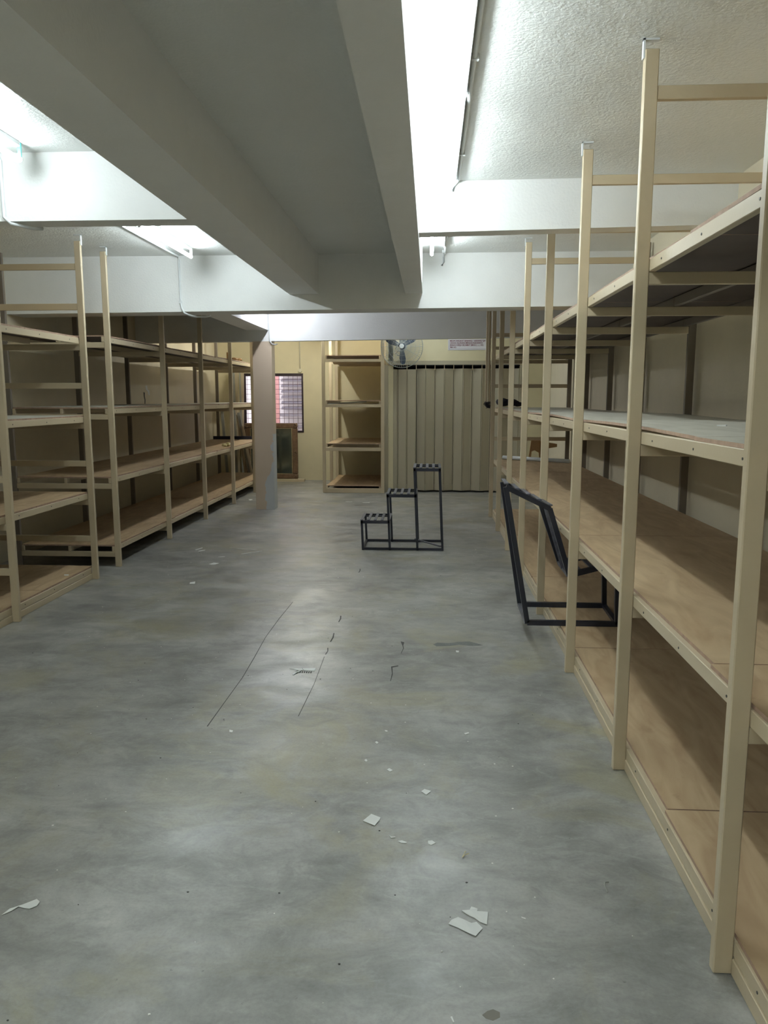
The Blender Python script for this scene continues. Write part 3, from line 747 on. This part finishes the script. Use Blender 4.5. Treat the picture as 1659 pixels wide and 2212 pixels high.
tag(link('paper_scrap', scrap_l3, M['paper']), 'small crumpled pale scrap on the dusty third shelf of the right rack', 'paper scrap')
# bundle of strips leaning in the back left corner
LS = [(-3.52, -3.46, .0, 1.99, .05, 'grey'), (-3.47, -3.42, .0, 1.97, .03, 'rack'), (-3.42, -3.36, 0, 1.98, .03, 'grey'), (-3.375, -3.375, 0, 1.96, .045, 'rack'),
      (-3.62, -3.50, 0, 1.93, .04, 'grey'), (-3.70, -3.60, 0, 1.27, .05, 'grey'), (-3.43, -3.25, 0, 1.30, .035, 'rack'), (-3.38, -3.16, 0, 1.24, .05, 'grey'), (-3.30, -3.10, 0, 1.00, .04, 'rack')]
LBL = ['tall grey strip leaning in the back left corner, farthest left of the tall ones', 'tall cream strip leaning second among the corner strips', 'tall grey strip leaning third among the corner strips', 'tall wide cream strip leaning nearest the window',
       'tall grey strip slanting behind the far left rack post', 'short grey strip leaning at the left end of the corner bundle', 'short cream strip slanting to the right in the corner bundle', 'short wide grey strip slanting to the right in front of the framed mirror', 'shortest cream strip leaning low beside the framed mirror']
for i, (xt, xb, z0, z1, w, mt) in enumerate(LS):
    yb = 13.50 + .05 * (8 - i); yt = 13.60 + .05 * (8 - i)
    if z1 > 1.5: yb, yt = 13.72 + .035 * (i % 5), 13.92 + .035 * (i % 5)
    tag(bar('metal_strip', (xb, yb, .012), (xt, yt, z1), w, .012, M['grey_metal'] if mt == 'grey' else M['rack'], up=(0, 1, 0)), LBL[i], 'strip', 'strips leaning in the back left corner')

# ================================================================ litter on the floor
def scrap(name, pts, label, cat='paper scrap', z=0.0, h=.0012, mat='paper', group='scraps on the floor', lift=.0):
    bm = bmesh.new(); add_prism(bm, pts, z + .0009, z + .0009 + h)
    if lift:
        for v in bm.verts: v.co.z += abs(random.gauss(0, lift))
    return tag(link(name, bm, M[mat]), label, cat, group)
tp = tag(empty('torn_paper', (.13, 2.05, 0)), 'large torn white paper in two overlapping pieces, nearest the camera on the floor', 'paper scrap', 'scraps on the floor')
for pts in ([(0.066,2.042),(0.075,2.060),(0.095,2.073),(0.109,2.062),(0.132,2.049),(0.147,2.054),(0.164,2.030),(0.141,1.994),(0.125,2.003),(0.095,2.026)],
            [(0.106,2.102),(0.130,2.105),(0.136,2.122),(0.154,2.112),(0.152,2.102),(0.184,2.100),(0.176,2.045),(0.156,2.056),(0.143,2.072),(0.129,2.081)]):
    bm = bmesh.new(); add_prism(bm, pts, .0009, .0022)
    for v in bm.verts: v.co.z += abs(random.gauss(0, .0012))
    link('torn_piece', bm, M['paper'], tp)
scrap('paper_square', [(-0.226,2.574),(-0.200,2.623),(-0.165,2.600),(-0.168,2.583),(-0.182,2.545)], 'square white paper scrap with one bitten corner in mid foreground', lift=.001)
scrap('paper_scrap', [(-0.021,2.797),(-0.008,2.817),(0.018,2.803),(-0.001,2.772)], 'white kite shaped scrap on the bright floor reflection', lift=.001)
scrap('paper_scrap', [(0.006,2.463),(0.020,2.466),(0.033,2.452),(0.017,2.438),(0.007,2.445)], 'small white six sided scrap right of two thin curled strips')
scrap('paper_strip', [(-0.130,2.493),(-0.120,2.481),(-0.106,2.481),(-0.106,2.476),(-0.121,2.473)], 'thin curled pale strip, upper left of the two strips', lift=.001)
scrap('paper_strip', [(-0.097,2.454),(-0.083,2.460),(-0.065,2.449),(-0.068,2.444),(-0.085,2.445)], 'thin pale folded strip, lower right of the two strips', lift=.001)
scrap('paper_scrap', [(-0.162,2.966),(-0.153,2.980),(-0.138,2.963),(-0.148,2.949)], 'tiny white diamond shaped scrap above the square paper')
scrap('paper_scrap', [(0.279,2.086),(0.291,2.081),(0.290,2.077),(0.280,2.082)], 'tiny white sliver right of the large torn paper')
scrap('paper_scrap', [(0.063,1.703),(0.067,1.705),(0.072,1.688),(0.069,1.686)], 'tiny pale sliver at the bottom edge of the photo')
scrap('paper_strip', [(-1.240,2.003),(-1.230,2.033),(-1.202,2.052),(-1.172,2.081),(-1.156,2.068),(-1.156,2.050),(-1.172,2.036),(-1.188,2.038),(-1.209,2.043),(-1.219,2.024)], 'long torn white strip at the left edge of the floor', lift=.001)
tp2 = tag(empty('torn_label', (-.7, 4.09, 0)), 'torn white label with traces of dark print, lying beyond the square paper', 'paper scrap', 'scraps on the floor')
for pts in ([(-0.772,4.127),(-0.703,4.132),(-0.690,4.105),(-0.713,4.090),(-0.744,4.048),(-0.733,4.019),(-0.72,4.06),(-0.70,4.09)], [(-0.698,4.133),(-0.624,4.142),(-0.626,4.095),(-0.677,4.100),(-.688,4.105)]):
    bm = bmesh.new(); add_prism(bm, pts, .0009, .0022); link('torn_piece', bm, M['paper'], tp2)
bm = bmesh.new()
for k in range(6): add_box(bm, -.705 + k * .012, -.699 + k * .012, 4.062, 4.086, .001, .0024)
link('print_traces', bm, M['crack'], tp2)
scrap('paper_scrap', [(-0.900,3.307),(-0.882,3.301),(-0.880,3.281),(-0.894,3.284)], 'small white scrap alone on the left middle of the floor')
scrap('paper_scrap', [(-1.994,6.802),(-1.970,6.877),(-1.913,6.847),(-1.932,6.789),(-1.965,6.783)], 'white scrap nearest the near end of the raised left rack', lift=.001)
scrap('paper_scrap', [(-1.950,6.101),(-1.917,6.136),(-1.897,6.055),(-1.939,6.052)], 'white rectangular scrap in the aisle near the left rack', lift=.001)
scrap('paper_scrap', [(0.168,4.493),(0.187,4.488),(0.183,4.460),(0.169,4.462)], 'small white scrap just below the ragged chipped patch')
scrap('paper_scrap', [(-0.228,3.219),(-0.221,3.227),(-0.213,3.215),(-0.219,3.203)], 'tiny white round scrap, upper of a pair left of centre')
scrap('paper_scrap', [(-0.261,3.044),(-0.254,3.056),(-0.247,3.039),(-0.253,3.031)], 'tiny white scrap, lower of a pair left of centre')
scrap('paper_scrap', [(-0.193,3.345),(-0.181,3.342),(-0.179,3.330),(-0.188,3.331)], 'tiny white fleck beyond the round pair')
scrap('paper_scrap', [(0.167,3.332),(0.187,3.346),(0.190,3.333),(0.173,3.320)], 'thin jagged white fleck right of the bright floor reflection')
scrap('plastic_strap', [(-2.008,7.605),(-1.870,7.545),(-1.704,7.490),(-1.706,7.476),(-1.862,7.528)], 'thin pale strap, upper arm of the V on the far floor', 'strap')
scrap('plastic_strap', [(-1.820,7.293),(-1.734,7.368),(-1.642,7.440),(-1.639,7.425),(-1.726,7.351),(-1.808,7.276)], 'thin pale strap, lower arm of the V on the far floor', 'strap')
scrap('paper_scrap', [(-2.325,7.463),(-2.285,7.589),(-2.271,7.550),(-2.304,7.440)], 'pale twisted scrap left of the V shaped straps')
scrap('paper_scrap', [(-2.274,7.403),(-2.250,7.453),(-2.219,7.469),(-2.216,7.435),(-2.257,7.380)], 'small pale scrap touching the twisted one left of the straps')
scrap('paper_scrap', [(-2.000,7.133),(-1.944,7.163),(-1.935,7.133),(-1.984,7.117)], 'thin white scrap between the straps and the raised rack')
scrap('paper_scrap', [(-2.690,11.328),(-2.646,11.353),(-2.608,11.268),(-2.639,11.202)], 'white scrap at the foot of the far left rack, left of the column')
scrap('paper_strip', [(-1.221,11.183),(-1.118,11.170),(-1.114,11.144),(-1.201,11.150)], 'thin white strip on the floor before the narrow rack, left one')
scrap('paper_strip', [(-0.963,11.066),(-0.859,11.091),(-0.854,11.04),(-0.945,11.042)], 'thin white strip on the floor before the narrow rack, right one')
scrap('paper_scrap', [(-2.890,5.862),(-2.854,5.870),(-2.838,5.831),(-2.871,5.829)], 'white scrap lying on the lowest board of the near left rack', z=.109)
bm = bmesh.new(); add_tube(bm, [(.119, 2.369, .004), (.128, 2.395, .005), (.131, 2.403, .006)], .0012, 5); add_tube(bm, [(.119, 2.369, .004), (.131, 2.385, .005), (.143, 2.390, .006)], .0012, 5)
tag(link('dry_twig', bm, M['amber']), 'tiny forked yellow twig on the floor', 'twig')
tag(tube('bent_wire', [(.555, 2.215, .003), (.554, 2.25, .003), (.558, 2.262, .004), (.570, 2.262, .005)], .0016, M['grey_metal'], n=6), 'short bent metal wire beside the foot of the right rack', 'wire')
# uncountable fine paint flakes
bm = bmesh.new(); rnd = random.Random(11)
for k in range(260):
    y = 1.6 + 9.5 * rnd.random() ** 1.4; x = rnd.uniform(-2.4, .62); s = rnd.uniform(.0012, .0045)
    if y > 6: s *= 1.5
    a = rnd.random() * 6.28
    pts = [(x + s * math.cos(a + t) * rnd.uniform(.6, 1.2), y + s * math.sin(a + t) * rnd.uniform(.6, 1.2)) for t in (0, 1.6, 3.1, 4.6)]
    add_prism(bm, pts, .0003, .0015)
tag(link('paint_flakes', bm, M['flake']), 'fine white paint flakes sprinkled over the concrete floor', 'flakes', kind='stuff')
bm = bmesh.new()
for k in range(90):
    y = 1.6 + 7 * rnd.random() ** 1.3; x = rnd.uniform(-2.4, .66); s = rnd.uniform(.0015, .004); a = rnd.random() * 6.28
    pts = [(x + s * math.cos(a + t), y + .7 * s * math.sin(a + t)) for t in (0, 1.2, 2.5, 3.8, 5)]
    add_prism(bm, pts, .0003, .0018)
tag(link('dark_grit', bm, M['crack']), 'fine dark grit scattered over the concrete floor', 'grit', kind='stuff')
